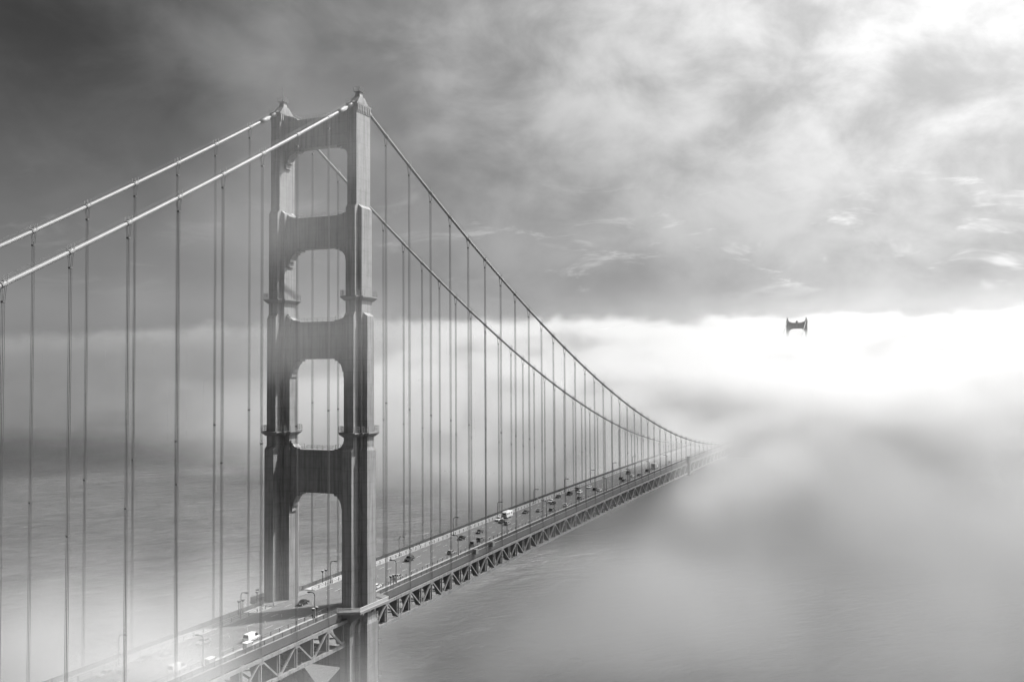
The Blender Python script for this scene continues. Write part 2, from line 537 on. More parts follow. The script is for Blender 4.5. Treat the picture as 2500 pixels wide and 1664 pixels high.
# ---- main cables, bands, hand ropes, suspender ropes
XS_C = [-343 + i * 7.0 for i in range(50)] + [0.0] + [i * 7.62 for i in range(1, 169)]
XS_C = sorted(set([x for x in XS_C if x <= SPAN])) + [SPAN]
sus = [-(1.0055 + 15.24 * i) for i in range(1, 11)] + [1.0055 + 15.24 * i for i in range(1, 41)]
band_me = {}
for s in (-1, 1):
    y = s * HALF
    cab = MB().tube([(x, y, cable_z(x)) for x in XS_C], 0.47, 12).obj('main_cable', CABLE, bridge, smooth=True)
    cab['label'] = 'near main cable with pale sunlit top' if s < 0 else 'far main cable seen through the tower portal'
    for q in (-0.55, 0.55):
        MB().tube([(x, y + q, cable_z(x) + 1.25) for x in XS_C], 0.022, 4).obj('hand_rope', ROPE, cab)
    # flared sleeves where the cable enters the saddle housings
    for xa, xb in ((-6.5, -2.6), (-11.5, -7.5)):
        MB().tube([(xa, y, cable_z(xa)), (xb, y, cable_z(xb))], 0.66, 12).obj('cable_sleeve', CABLE, cab, smooth=True)
    MB().tube([(3.4, y, cable_z(3.4)), (6.8, y, cable_z(6.8))], 0.66, 12).obj('cable_sleeve', CABLE, cab, smooth=True)
    for x in sus:
        zc = cable_z(x)
        k = (cable_z(x + .5) - cable_z(x - .5))
        t = Vector((1, 0, k)).normalized()
        key = round(k, 2)
        if key not in band_me:
            b = MB().tube([tuple(-t * 0.62), tuple(t * 0.62)], 0.6, 10)
            for q in (-0.45, 0.45):
                b.bar((q, -0.55, k * q + 0.3), (q, -0.55, k * q + 1.45), 0.08)
                b.bar((q, 0.55, k * q + 0.3), (q, 0.55, k * q + 1.45), 0.08)
            band_me[key] = b.mesh('cable_band', CABLE)
        link('cable_band', band_me[key], cab, (x, y, zc))
        zb = chord_z(x) + 0.3
        for q in (-0.17, 0.17):
            pts = [(x + q, y - 0.22, zb), (x + q, y - 0.22, max(zb + .4, zc - 3.2)), (x + q, y - 0.6, zc - 0.35), (x + q, y - 0.36, zc + 0.56), (x + q, y, zc + 0.68),
                   (x + q, y + 0.36, zc + 0.56), (x + q, y + 0.6, zc - 0.35), (x + q, y + 0.22, max(zb + .4, zc - 3.2)), (x + q, y + 0.22, zb)]
            if zc - zb < 5: pts = [(a, b_, max(c, zb)) for a, b_, c in pts]; pts = [p for j, p in enumerate(pts) if j not in (1, 7)]
            MB().tube(pts, 0.047, 5, True).obj('suspender_rope', ROPE, cab)
        if zc - zb > 8:
            MB().box(x - 0.3, x + 0.3, y - 0.32, y + 0.32, zc - 3.4, zc - 3.05).obj('rope_clamp', ROPE, cab)
            if zc - zb > 40:
                zz = zb + (zc - zb) * 0.42
                MB().box(x - 0.26, x + 0.26, y - 0.29, y + 0.29, zz, zz + 0.35).obj('rope_clamp', ROPE, cab)

# ---- suspended structure
def frange(a, b, st):
    n = max(1, int(round((b - a) / st)))
    return [a + (b - a) * i / n for i in range(n + 1)]
def sweep(x0, x1, y0, y1, lo, hi, zf=road_z, step=15.24):
    rings = [[(x, y0, zf(x) + lo), (x, y1, zf(x) + lo), (x, y1, zf(x) + hi), (x, y0, zf(x) + hi)] for x in frange(x0, x1, step)]
    return MB().loft(rings)

X0, X1, XD = -200.0, SPAN + 40, 625.0
def road_material():
    mt = ASPHALT
    return mt
road = sweep(X0, X1, -9.2, 9.2, -0.45, 0.0).obj('roadway', road_material(), bridge)
# lane lines, 4 mm over the asphalt
for y in (-6.1, -3.05, 3.05, 6.1):
    mb = MB()
    x = -118.0
    while x < 520:
        if abs(x) > 0:
            mb.poly([(x, y - .07, road_z(x) + .006), (x + 3.6, y - .07, road_z(x + 3.6) + .006), (x + 3.6, y + .07, road_z(x + 3.6) + .006), (x, y + .07, road_z(x) + .006)], [(0, 1, 2, 3)])
        x += 10.9
    o = mb.obj('lane_line', PALE, road); o['kind'] = 'stuff'
mk = MB()
x = -118.0
while x < 520:          # lane-change tubes down the middle
    mk.bar((x, 0.05, road_z(x)), (x, 0.05, road_z(x) + 0.75), 0.12); x += 7.62
o = mk.obj('lane_marker_tubes', PALE, road); o['kind'] = 'stuff'
# expansion joints across the road
for x in frange(-106.68, 500, 15.24):
    if abs(x) < 3: continue
    MB().poly([(x - .1, -9.0, road_z(x) + .006), (x + .1, -9.0, road_z(x) + .006), (x + .1, 9.0, road_z(x) + .006), (x - .1, 9.0, road_z(x) + .006)], [(0, 1, 2, 3)]).obj('expansion_joint', DARKM, road)

PLATF = [(-11, -9.25), (-11, -13.3), (-8.2, -19.3), (8.2, -19.3), (11, -13.3), (11, -9.25)]
for s in (-1, 1):
    a, b = (-13.3, -9.25) if s < 0 else (9.25, 13.3)
    walk = sweep(X0, -11.0, a, b, -0.25, 0.2).obj('sidewalk', CONCRETE, bridge)
    walk2 = sweep(11.0, X1, a, b, -0.25, 0.2).obj('sidewalk', CONCRETE, bridge)
    z = road_z(0)
    MB().prism([(x, -s * y) for x, y in PLATF], 'z', z - 0.4, z + 0.22).obj('sidewalk_bay', STEEL_D, bridge)
    for xa, xb in ((X0, -9.0), (9.0, X1)):
        f = sorted((s * 13.34, s * 13.62))
        sweep(xa, xb, f[0], f[1], -2.1, 0.12).obj('deck_fascia', RAILM, bridge)
    # kerb rail between road and walk
    for wk, xa, xb in ((walk, -140, -10), (walk2, 10, 720)):
        yk = s * 9.45
        for h in (0.55, 1.05):
            MB().tube([(x, yk, road_z(x) + 0.2 + h) for x in frange(xa, xb, 15.24)], 0.07, 5).obj('kerb_rail', RAILM, wk)
        mb = MB()
        for x in frange(xa, xb, 3.81):
            mb.bar((x, yk, road_z(x) + .2), (x, yk, road_z(x) + 1.3), 0.16)
        o = mb.obj('kerb_rail_posts', RAILM, wk); o['kind'] = 'stuff'
        yo = s * 13.15
        MB().tube([(x, yo, road_z(x) + 1.42) for x in frange(xa, xb, 15.24)], 0.09, 6).obj('top_rail', RAILM, wk)
        MB().tube([(x, yo, road_z(x) + 0.36) for x in frange(xa, xb, 15.24)], 0.06, 5).obj('bottom_rail', RAILM, wk)
        mb = MB()
        for x in frange(xa, xb, 3.81):
            mb.bar((x, yo, road_z(x) + .2), (x, yo, road_z(x) + 1.5), 0.2)
        for x in frange(xa, xb, 0.25):
            mb.bar((x, yo, road_z(x) + .38), (x, yo, road_z(x) + 1.38), 0.15, 0.04)
        o = mb.obj('railing_pickets', RAILM, wk); o['kind'] = 'stuff'
    # railing round the tower bay
    pts = [(x, -s * y) for x, y in [(-11, -13.15), (-8.1, -19.1), (8.1, -19.1), (11, -13.15)]]
    mb = MB()
    for k in range(3):
        (xa, ya), (xb, yb) = pts[k], pts[k + 1]
        L_ = math.hypot(xb - xa, yb - ya)
        for h in (0.36, 1.42): mb.bar((xa, ya, z + h), (xb, yb, z + h), 0.12)
        for q in range(int(L_ / 0.3) + 1):
            u = q * 0.3 / L_
            mb.bar((xa + (xb - xa) * u, ya + (yb - ya) * u, z + .22), (xa + (xb - xa) * u, ya + (yb - ya) * u, z + 1.42), 0.1)
    o = mb.obj('bay_railing', PALE if s < 0 else STEEL_D, bridge); o['kind'] = 'stuff'
    # brackets carrying the bay
    for xq in (-6.5, 0, 6.5):
        yb = s * HALF
        MB().prism([(s * 14.0, z - 0.4), (s * 19.2, z - 0.4), (s * 19.2, z - 0.9), (s * 14.0, z - 4.2)], 'x', xq - 0.2, xq + 0.2).obj('bay_bracket', STEEL, bridge)

# ---- stiffening trusses
def box_mesh(a, b, w, h): return MB().bar(a, b, w, h).mesh('m', STEEL)
V_ME = MB().box(-0.2, 0.2, -0.22, 0.22, -DEPTH + 0.3, -0.3).mesh('truss_vertical', STEEL)
DN_ME = MB().bar((0.35, 0, -0.35), (7.27, 0, -DEPTH + 0.35), 0.5, 0.42).mesh('truss_diagonal', STEEL)
UP_ME = MB().bar((0.35, 0, -DEPTH + 0.35), (7.27, 0, -0.35), 0.5, 0.42).mesh('truss_diagonal', STEEL)
GT_ME = MB().prism([(-0.95, -0.2), (0.95, -0.2), (0.75, -1.15), (-0.75, -1.15)], 'y', -0.3, 0.3).mesh('gusset_plate', STEEL)
GB_ME = MB().prism([(-1.0, 0.25), (1.0, 0.25), (0.75, 1.2), (-0.75, 1.2)], 'y', -0.3, 0.3).mesh('gusset_plate', STEEL)
FB = [(-13.2, 1.9), (13.2, 1.9), (13.2, -6.3), (11.6, -6.3), (10.2, -1.6), (-10.2, -1.6), (-11.6, -6.3), (-13.2, -6.3)]
FB_ME = MB().prism(FB, 'x', -0.15, 0.15).mesh('floor_beam', STEEL_D)
web = MB()
for s in (-1, 1):
    y = s * HALF
    chord = None
    for xa, xb in ((X0, -3.0), (3.0, X1)):
        c_ = sweep(xa, xb, y - 0.42, y + 0.42, -0.42, 0.42, chord_z).obj('top_chord', STEEL, bridge)
        b_ = sweep(xa, xb, y - 0.42, y + 0.42, -DEPTH - 0.45, -DEPTH + 0.45, chord_z).obj('bottom_chord', STEEL, bridge)
        if xa < 0: cn, bn = c_, b_
        else: cs, bs = c_, b_
    nodes = [(-1.0055 - 7.62 * k, k) for k in range(1, 16)] + [(1.0055 + 7.62 * k, k) for k in range(1, 82)]
    for x, k in nodes:
        z = chord_z(x); sl = slope(x + (3.8 if x > 0 else -3.8))
        rot = (0, -math.atan(sl), 0)
        top_node = k % 2 == 0
        if s < 0:
            par, parb = (cn, bn) if x < 0 else (cs, bs)
            link('truss_vertical', V_ME, par, (x, y, z))
            link('gusset_plate', GT_ME if top_node else GB_ME, par, (x, y, z if top_node else z - DEPTH), rot)
            if x > 0: link('truss_diagonal', DN_ME if top_node else UP_ME, par, (x, y, z), rot)
            else: link('truss_diagonal', UP_ME if top_node else DN_ME, par, (x - 7.62, y, z - 7.62 * slope(x - 3)), rot)
        else:
            web.box(x - 0.2, x + 0.2, y - 0.22, y + 0.22, z - DEPTH + 0.3, z - 0.3)
            dx_ = 7.62 if x > 0 else -7.62
            za, zb = (z, chord_z(x + dx_) - DEPTH) if top_node else (z - DEPTH, chord_z(x + dx_))
            web.bar((x, y, za), (x + dx_, y, zb), 0.5, 0.42)
    if s < 0:
        for x, k in nodes:
            link('floor_beam', FB_ME, road, (x, 0, chord_z(x)))
o = web.obj('far_truss_web', STEEL, bridge); o['kind'] = 'stuff'
lat = MB()
for x in frange(-106.68 - 1, -15, 15.24) + frange(16.2455, 530, 15.24):
    x2 = x + 15.24
    for a, b in ((-12.9, 12.9), (12.9, -12.9)):
        lat.bar((x, a, chord_z(x) - DEPTH), (x2, b, chord_z(x2) - DEPTH), 0.6, 0.3)
    lat.bar((x, -13, chord_z(x) - DEPTH), (x, 13, chord_z(x) - DEPTH), 0.5, 0.4)
    for yy in (-4.5, 4.5):        # laced inspection rails under the floor
        lat.bar((x, yy, chord_z(x) - 3.2), (x2, yy, chord_z(x2) - 3.2), 0.3, 0.3)
        lat.bar((x, yy, chord_z(x) - 4.4), (x2, yy, chord_z(x2) - 4.4), 0.3, 0.3)
        for q in range(8):
            u = x + q * 1.905
            lat.bar((u, yy, chord_z(u) - (3.2 if q % 2 else 4.4)), (u + 1.905, yy, chord_z(u + 1.9) - (4.4 if q % 2 else 3.2)), 0.14)
o = lat.obj('bottom_bracing', PALE if False else STEEL, bridge); o['kind'] = 'stuff'
# raking end struts where the truss meets the near leg
MB().bar((9.0, -HALF, chord_z(9) - 1.2), (16.2, -HALF, chord_z(16) + 0.1), 0.5, 0.7).obj('end_post', STEEL, bridge)
MB().bar((-9.0, -HALF, chord_z(-9) - 6.3), (-16.2, -HALF, chord_z(-16) - 0.3), 0.45, 0.6).obj('end_post', STEEL, bridge)
# look-out bays in the near railing
for x in (81.5, 97.0):
    zr = road_z(x)
    MB().box(x - 1.1, x + 1.1, -14.9, -13.7, zr - 0.3, zr + 1.5).obj('railing_bay', STEEL_D, bridge)

# ------------------------------------------------------------------ maintenance scaffold hung on the near truss
sc_x = 447.0
zs = chord_z(sc_x)
sca = link('truss_scaffold', None, None, (sc_x, -14.6, zs - 8.0))
tag(sca, 'grey sheeted work scaffold hung over the near truss, fading into fog', 'scaffold')
MB().box(-1.6, 1.6, -0.9, 0.9, 0.0, 13.2).obj('sheeting', STEEL_D, sca)
MB().box(-2.4, 2.4, -1.3, 1.1, 13.21, 13.5).obj('scaffold_roof', DARKM, sca)
for q in (-1.75, 1.75): MB().bar((q, -1.0, -0.6), (q, -1.0, 13.2), 0.14).obj('scaffold_post', DARKM, sca)

# ------------------------------------------------------------------ street lamps
def lamp_meshes():
    pole = MB().tube([(0, 0, 0), (0, 0, 0.5), (0, 0, 0.52), (0, 0, 6.1)], [0.24, 0.22, 0.16, 0.13], 8).mesh('lamp_pole', DARKM, True)
    arc = [(0, 0.75 - 0.75 * math.cos(R(a)), 6.1 + 0.95 * math.sin(R(a))) for a in range(0, 91, 15)] + [(0, 1.45, 7.08)]
    arm = MB().tube(arc, 0.12, 8).mesh('lamp_arm', DARKM, True)
    head = MB().loft([[(-.16, 1.35, 6.98), (.16, 1.35, 6.98), (.16, 1.35, 7.2), (-.16, 1.35, 7.2)],
                      [(-.24, 1.7, 6.92), (.24, 1.7, 6.92), (.2, 1.7, 7.27), (-.2, 1.7, 7.27)],
                      [(-.24, 2.25, 6.94), (.24, 2.25, 6.94), (.18, 2.25, 7.22), (-.18, 2.25, 7.22)],
                      [(-.1, 2.55, 7.02), (.1, 2.55, 7.02), (.08, 2.55, 7.1), (-.08, 2.55, 7.1)]]).mesh('lamp_head', DARKM)
    lens = MB().box(-.17, .17, 1.75, 2.2, 6.86, 6.93).mesh('lens', LAMPM)
    return pole, arm, head, lens
LAMP = lamp_meshes()
ORD = ['first', 'second', 'third', 'fourth', 'fifth', 'sixth', 'seventh', 'eighth', 'ninth', 'tenth', 'eleventh', 'twelfth']
def lamp(x, side, label):
    r = link('street_lamp', None, None, (x, side * 10.0, road_z(x) + 0.2), (0, 0, 0 if side < 0 else math.pi))
    tag(r, label, 'street lamp', 'lamp posts along the bridge')
    for n_, me in zip(('lamp_pole', 'lamp_arm', 'lamp_head', 'lens'), LAMP): link(n_, me, r)
for k in range(9):
    lamp(21.3 + 45.6 * k, 1, f'dark curved-arm street lamp on far sidewalk, {ORD[k]} from the tower going into fog')
for k in range(2):
    lamp(-24.3 - 45.6 * k, 1, f'dim curved-arm street lamp on far sidewalk left of the tower, {ORD[k]} from it')
for k in range(9):
    lamp(29.0 + 46.4 * k, -1, f'dark curved-arm street lamp on near sidewalk, {ORD[k]} from the tower going into fog')
for k in range(2):
    lamp(-17.4 - 46.4 * k, -1, f'curved-arm street lamp on near sidewalk left of the tower, {ORD[k]} from it')

# floodlight posts that light the tower
FL_P = MB().tube([(0, 0, 0), (0, 0, 3.4)], 0.11, 8).mesh('post', DARKM, True)
FL_H = MB().loft([[(-.14, -.14, 3.3), (.14, -.14, 3.3), (.14, .14, 3.3), (-.14, .14, 3.3)], [(-.42, -.42, 3.95), (.42, -.42, 3.95), (.42, .42, 3.95), (-.42, .42, 3.95)]]).mesh('flood_head', DARKM)
FL_L = MB().box(-.36, .36, -.36, .36, 3.94, 4.02).mesh('lens', LAMPM)
for x, y, lb in ((-22.0, -12.6, 'left of the pair beside the near tower leg, by the curved lamp'), (-20.2, -12.6, 'right of the pair beside the near tower leg, by the curved lamp'),
                 (20.9, -12.6, 'left of the pair just past the near tower leg'), (22.6, -12.6, 'right of the pair just past the near tower leg'),
                 (20.6, 12.6, 'left of the pair on the far walk, seen through the tower portal'), (22.6, 12.6, 'right of the pair on the far walk, seen through the tower portal'),
                 (-21.9, 12.6, 'left of the pair on the far walk before the tower'), (-20.1, 12.6, 'right of the pair on the far walk before the tower'),
                 (-10.5, 15.0, 'left of the pair close against the far tower leg'), (-8.3, 16.5, 'right of the pair close against the far tower leg')):
    r = link('floodlight_post', None, None, (x, y, road_z(x) + 0.2 + (0.02 if abs(x) < 11 else 0)))
    tag(r, 'short floodlight post, ' + lb, 'floodlight', 'floodlights at the tower foot')
    for n_, me in zip(('post', 'flood_head', 'lens'), (FL_P, FL_H, FL_L)): link(n_, me, r)

# ------------------------------------------------------------------ vehicles
def outline(kind):
    # (front bottom z, half length, width, hood z, belt z, windscreen base, roof front, roof rear, rear belt, roof z, tail z)
    return {'sedan': (2.3, 1.78, .72, .92, .95, .25, -.95, -1.65, 1.43, .9), 'hatchback': (2.05, 1.74, .76, .95, .95, .2, -1.55, -1.95, 1.48, .92),
            'suv': (2.3, 1.88, .95, 1.1, 1.0, .35, -1.9, -2.2, 1.76, 1.05), 'van': (2.5, 1.95, 1.0, 1.15, 1.75, 1.0, -2.3, -2.45, 2.05, 1.1),
            'pickup': (2.7, 1.9, 1.0, 1.12, 1.15, .55, -.75, -.95, 1.82, 1.05)}[kind]
VEH = {}
def vehicle_meshes(kind):
    if kind in VEH: return VEH[kind]
    hl, W, zh, zb, xw, xf, xr, xb, zr, zt = outline(kind)
    h = W / 2; hr = h - 0.17
    z0 = 0.3
    pr = [(hl - .1, z0, h), (hl, z0 + .25, h * .96), (hl - .12, zh, h * .94), (xw, zb, h), (xf, zr, hr), (xr, zr, hr), (xb, zb, h), (-hl + .05, zt, h * .96), (-hl, z0 + .25, h * .97), (-hl + .1, z0, h)]
    vs = [(x, -w, z) for x, z, w in pr] + [(x, w, z) for x, z, w in pr]
    n = len(pr)
    fs = [(i, (i + 1) % n, n + (i + 1) % n, n + i) for i in range(n)]
    for q in (0, n):
        fs.append(tuple(q + i for i in (0, 1, 2, 3, 6, 7, 8, 9)))
        fs.append(tuple(q + i for i in (3, 4, 5, 6)))
    body = MB().poly(vs, fs).mesh('body', PAINTS['grey'])
    bm = bmesh.new(); bm.from_mesh(body)
    bmesh.ops.bevel(bm, geom=[e for e in bm.edges if e.calc_face_angle(0) > 0.5], offset=0.06, segments=2, affect='EDGES')
    bm.to_mesh(body); bm.free()
    for p in body.polygons: p.use_smooth = False
    P = lambda u, v, a, b: tuple(a[i] + (b[i] - a[i]) * u for i in range(3))
    def quad(c, inset=0.12, off=0.03):
        c = [Vector(q) for q in c]
        m_ = sum(c, Vector()) / 4
        nn = (c[1] - c[0]).cross(c[3] - c[0]).normalized()
        if nn.dot(m_ - Vector((0, 0, 0.9))) < 0: nn = -nn
        o_ = [q + (m_ - q) * inset + nn * off for q in c]
        i_ = [q - nn * 0.025 for q in o_]
        return MB().poly(o_ + i_, [(0, 1, 2, 3), (7, 6, 5, 4), (0, 4, 5, 1), (1, 5, 6, 2), (2, 6, 7, 3), (3, 7, 4, 0)])
    ws = quad([(xw, -h, zb), (xw, h, zb), (xf, hr, zr), (xf, -hr, zr)]).mesh('windshield', GLASSM)
    rw = quad([(xb, -h, zb), (xb, h, zb), (xr, hr, zr), (xr, -hr, zr)], 0.16).mesh('rear_window', GLASSM)
    sw = [quad([(xw, s * h, zb), (xf, s * hr, zr), (xr, s * hr, zr), (xb, s * h, zb)], 0.14).mesh('side_window', GLASSM) for s in (-1, 1)]
    if kind == 'van':
        sw = [quad([(xw, s * h, zb), (xf, s * hr, zr), (0.2, s * hr, zr), (0.2, s * h, zb)], 0.12).mesh('side_window', GLASSM) for s in (-1, 1)]
    wheel = MB().tube([(0, -.12, 0), (0, .12, 0)], 0.34, 14).mesh('wheel', RUBBER)
    hub = MB().tube([(0, -.14, 0), (0, .14, 0)], 0.17, 10).mesh('hub', PALE)
    hd = MB().box(hl - .1, hl + .03, -.2, .2, z0 + .28, z0 + .45).mesh('headlight', LAMPM)
    tl = MB().box(-hl - .03, -hl + .1, -.14, .14, z0 + .3, z0 + .52).mesh('tail_light', DARKM)
    VEH[kind] = (body, ws, rw, sw, wheel, hub, hd, tl, hl, W)
    return VEH[kind]
BED = MB().box(-2.6, -1.05, -.72, .72, 1.0, 1.14).mesh('cargo_bed', RUBBER)
def vehicle(kind, paint, x, y, label, name='parked_car'):
    body, ws, rw, sw, wheel, hub, hd, tl, hl, W = vehicle_meshes(kind)
    north = y > 0.4 or (abs(y) <= 0.4 and label.find('oncoming') >= 0)
    sl = math.atan(slope(x))
    e = link({'van': 'van', 'pickup': 'pickup_truck', 'suv': 'suv_car'}.get(kind, 'car'), None, None, (x, y, road_z(x) + 0.01), (0, sl if north else -sl, math.pi if north else 0))
    tag(e, label, {'van': 'van', 'pickup': 'pickup truck'}.get(kind, 'car'), 'traffic on the bridge')
    b = link('body', body, e)
    b.material_slots[0].link = 'OBJECT'; b.material_slots[0].material = PAINTS[paint]
    link('windshield', ws, e); link('rear_window', rw, e)
    for m_ in sw: link('side_window', m_, e)
    for wx in (hl * .62, -hl * .6):
        for s in (-1, 1):
            w_ = link('wheel', wheel, e, (wx, s * (W / 2 - .1), .34)); link('hub', hub, w_)
    for s in (-1, 1):
        link('headlight', hd, e, (0, s * (W / 2 - .32), 0)); link('tail_light', tl, e, (0, s * (W / 2 - .2), 0.1))
    if kind == 'pickup': link('cargo_bed', BED, e)
    return e

CARS = [
 ('hatchback', 'white', 20.5, -7.6, 'small white hatchback just emerging from behind the near tower leg'),
 ('sedan', 'silver', 35.0, -7.4, 'silver sedan beside the first near lamp post past the tower'),
 ('suv', 'dark', 61.0, 2.6, 'dark oncoming SUV alone in the middle lanes, nearest past the tower'),
 ('hatchback', 'silver', 77.0, -6.4, 'silver hatchback in near lane beside the second near lamp post'),
 ('sedan', 'black', 104.6, 2.6, 'black oncoming sedan with sun glint, left of the dark grey car'),
 ('sedan', 'dark', 120.0, 1.6, 'dark grey oncoming sedan right of the black sedan, below the trailer'),
 ('suv', 'grey', 103.0, -6.4, 'grey SUV with pale roof in near lane by the railing bays'),
 ('van', 'grey', 94.0, -7.9, 'grey van half hidden behind the railing bay in the near lane'),
 ('pickup', 'white', 151.0, 6.2, 'white pickup truck towing the tall camper trailer'),
 ('sedan', 'black', 146.6, 3.0, 'black sedan beside the white pickup with the trailer'),
 ('hatchback', 'silver', 143.0, -1.2, 'silver hatchback passing in front of the pickup and black sedan'),
 ('sedan', 'dark', 175.0, 3.0, 'dark sedan just behind the camper trailer in the next lane'),
 ('sedan', 'silver', 181.5, -1.4, 'silver sedan to the right of the dark sedan behind the trailer'),
 ('suv', 'white', 210.5, 3.4, 'white SUV ahead of a black car, beyond the fourth near lamp'),
 ('sedan', 'black', 206.0, 0.6, 'black oncoming sedan overlapping the white SUV'),
 ('hatchback', 'grey', 185.0, -6.4, 'grey hatchback in near lane right of the fourth near lamp'),
 ('sedan', 'white', 201.5, -7.6, 'white sedan hugging the near kerb past the fourth near lamp'),
 ('sedan', 'black', 229.0, 6.2, 'black sedan close to the far kerb ahead of the large SUV'),
 ('van', 'dark', 240.0, 3.8, 'dark van with pale roof in the far lanes past the white SUV'),
 ('suv', 'dark', 257.5, 5.2, 'dark SUV next to a white SUV in the far lanes, mid-distance'),
 ('suv', 'white', 248.0, 1.0, 'white oncoming SUV between the dark SUV and the dark van'),
 ('hatchback', 'grey', 227.0, -6.2, 'grey hatchback at the fifth near lamp post'),
 ('sedan', 'white', 271.0, 3.2, 'white sedan alone in the far lanes past the dark SUV'),
 ('hatchback', 'dark', 263.0, -3.0, 'dark hatchback level with a white sedan in the near lanes'),
 ('sedan', 'white', 260.5, -6.2, 'white sedan right of the dark hatchback in the near lanes'),
 ('suv', 'dark', 314.5, -3.0, 'dark SUV in the second near lane, far along the bridge'),
 ('suv', 'grey', 304.5, -7.4, 'grey SUV at the near kerb, far along the bridge'),
 ('van', 'dark', 344.5, 1.2, 'dark oncoming van near the far end of the clear deck'),
 ('sedan', 'white', 331.0, -5.0, 'white sedan far along the bridge beside the dark van'),
 ('sedan', 'dark', 337.0, -7.8, 'dark sedan at the near kerb just past the far white sedan'),
 ('suv', 'black', 361.0, -6.8, 'black SUV close behind the box truck'),
 ('sedan', 'white', 398.0, -2.6, 'pale sedan left of the box truck, hazy'),
 ('sedan', 'silver', 422.0, -6.6, 'silver car almost lost in fog beyond the box truck'),
 ('sedan', 'silver', -77.5, 6.4, 'ghostly pale sedan in the fog at the lower left, far lane'),
 ('hatchback', 'grey', -76.5, 2.8, 'grey hatchback in thick fog at the lower left, middle lane'),
 ('sedan', 'grey', -65.5, 6.2, 'grey sedan in fog, higher of the cars at the lower left'),
 ('sedan', 'silver', -48.5, 2.8, 'silver sedan in the tower shadow left of the tower'),
 ('hatchback', 'silver', -63.0, 2.6, 'silver hatchback in fog behind the sedan in the tower shadow'),
 ('van', 'white', -41.5, -6.9, 'van with white roof in the near lane left of the tower'),
 ('van', 'white', -69.0, -6.9, 'van with white roof at the bottom edge, nearest the camera'),
 ('sedan', 'black', -5.0, 2.6, 'black sedan on the road between the tower legs'),
]
for c in CARS: vehicle(*c)

# camper trailer
tr = link('camper_trailer', None, None, (160.5, 6.2, road_z(160.5) + 0.01), (0, math.atan(slope(160)), math.pi))
tag(tr, 'tall white camper trailer with small dark windows behind the pickup', 'trailer')
bt = MB().loft([[(-3.6, y, .55) for y in (-1.2, 1.2)] + [(3.3, 1.2, .55), (3.3, -1.2, .55)], [(-3.7, y, 2.7) for y in (-1.2, 1.2)] + [(3.6, 1.2, 2.7), (3.6, -1.2, 2.7)], [(-3.4, y, 3.0) for y in (-1.05, 1.05)] + [(3.2, 1.05, 3.0), (3.2, -1.05, 3.0)]]).obj('shell', PAINTS['white'], tr)
MB().box(-.6, .6, -.5, .5, 3.0, 3.25).obj('roof_unit', PAINTS['white'], tr)
for s in (-1, 1):
    for wx in (-2.2, 0.6, 2.3): MB().box(wx - .45, wx + .45, s * 1.2 - .02, s * 1.2 + .02, 1.7, 2.35).obj('window', GLASSM, tr)
    for wx in (-.9, 0.0): MB().tube([(wx, s * 1.08 - .12, .36), (wx, s * 1.08 + .12, .36)], .36, 12).obj('wheel', RUBBER, tr)
MB().box(3.55, 3.62, -.8, .8, 1.6, 2.4).obj('front_window', GLASSM, tr)
MB().bar((3.3, 0, .6), (4.9, 0, .6), .14).obj('drawbar', DARKM, tr)
# box truck
bx = link('box_truck', None, None, (380.0, -6.6, road_z(380) + .01), (0, -math.atan(slope(380)), 0))
tag(bx, 'white box truck in the near lane where the deck fades into fog', 'truck')
MB().loft([[(-4.2, -1.22, .95), (1.9, -1.22, .95), (1.9, 1.22, .95), (-4.2, 1.22, .95)], [(-4.2, -1.22, 3.75), (1.9, -1.22, 3.75), (1.9, 1.22, 3.75), (-4.2, 1.22, 3.75)]]).obj('cargo_box', PAINTS['silver'], bx)
MB().prism([(2.0, .5), (4.2, .5), (4.2, 1.5), (3.6, 2.5), (2.0, 2.6)], 'y', -1.05, 1.05).obj('cab', PAINTS['white'], bx)
MB().prism([(4.22, 1.55), (4.25, 1.55), (3.7, 2.4), (3.66, 2.4)], 'y', -.9, .9).obj('windshield', GLASSM, bx)
for wx in (-3.0, 3.2):
    for s in (-1, 1): MB().tube([(wx, s * 1.0 - .14, .46), (wx, s * 1.0 + .14, .46)], .46, 12).obj('wheel', RUBBER, bx)

# service cabinets on the near walk
for x, lb in ((-50.0, 'pale service cabinet at the near railing, closer to the tower'), (-64.0, 'pale service cabinet at the near railing, deeper in the fog')):
    r = link('service_cabinet', None, None, (x, -12.2, road_z(x) + .2))
    tag(r, lb, 'cabinet', 'service cabinets on the near walk')
    MB().box(-1.1, 1.1, -.6, .6, 0, 2.1).obj('cabinet_body', PAINTS['silver'], r)
    MB().box(-1.25, 1.25, -.75, .75, 2.1, 2.22).obj('lid', PAINTS['white'], r)
    MB().box(-.5, .5, .6, .63, .2, 1.9).obj('door', PALE, r)

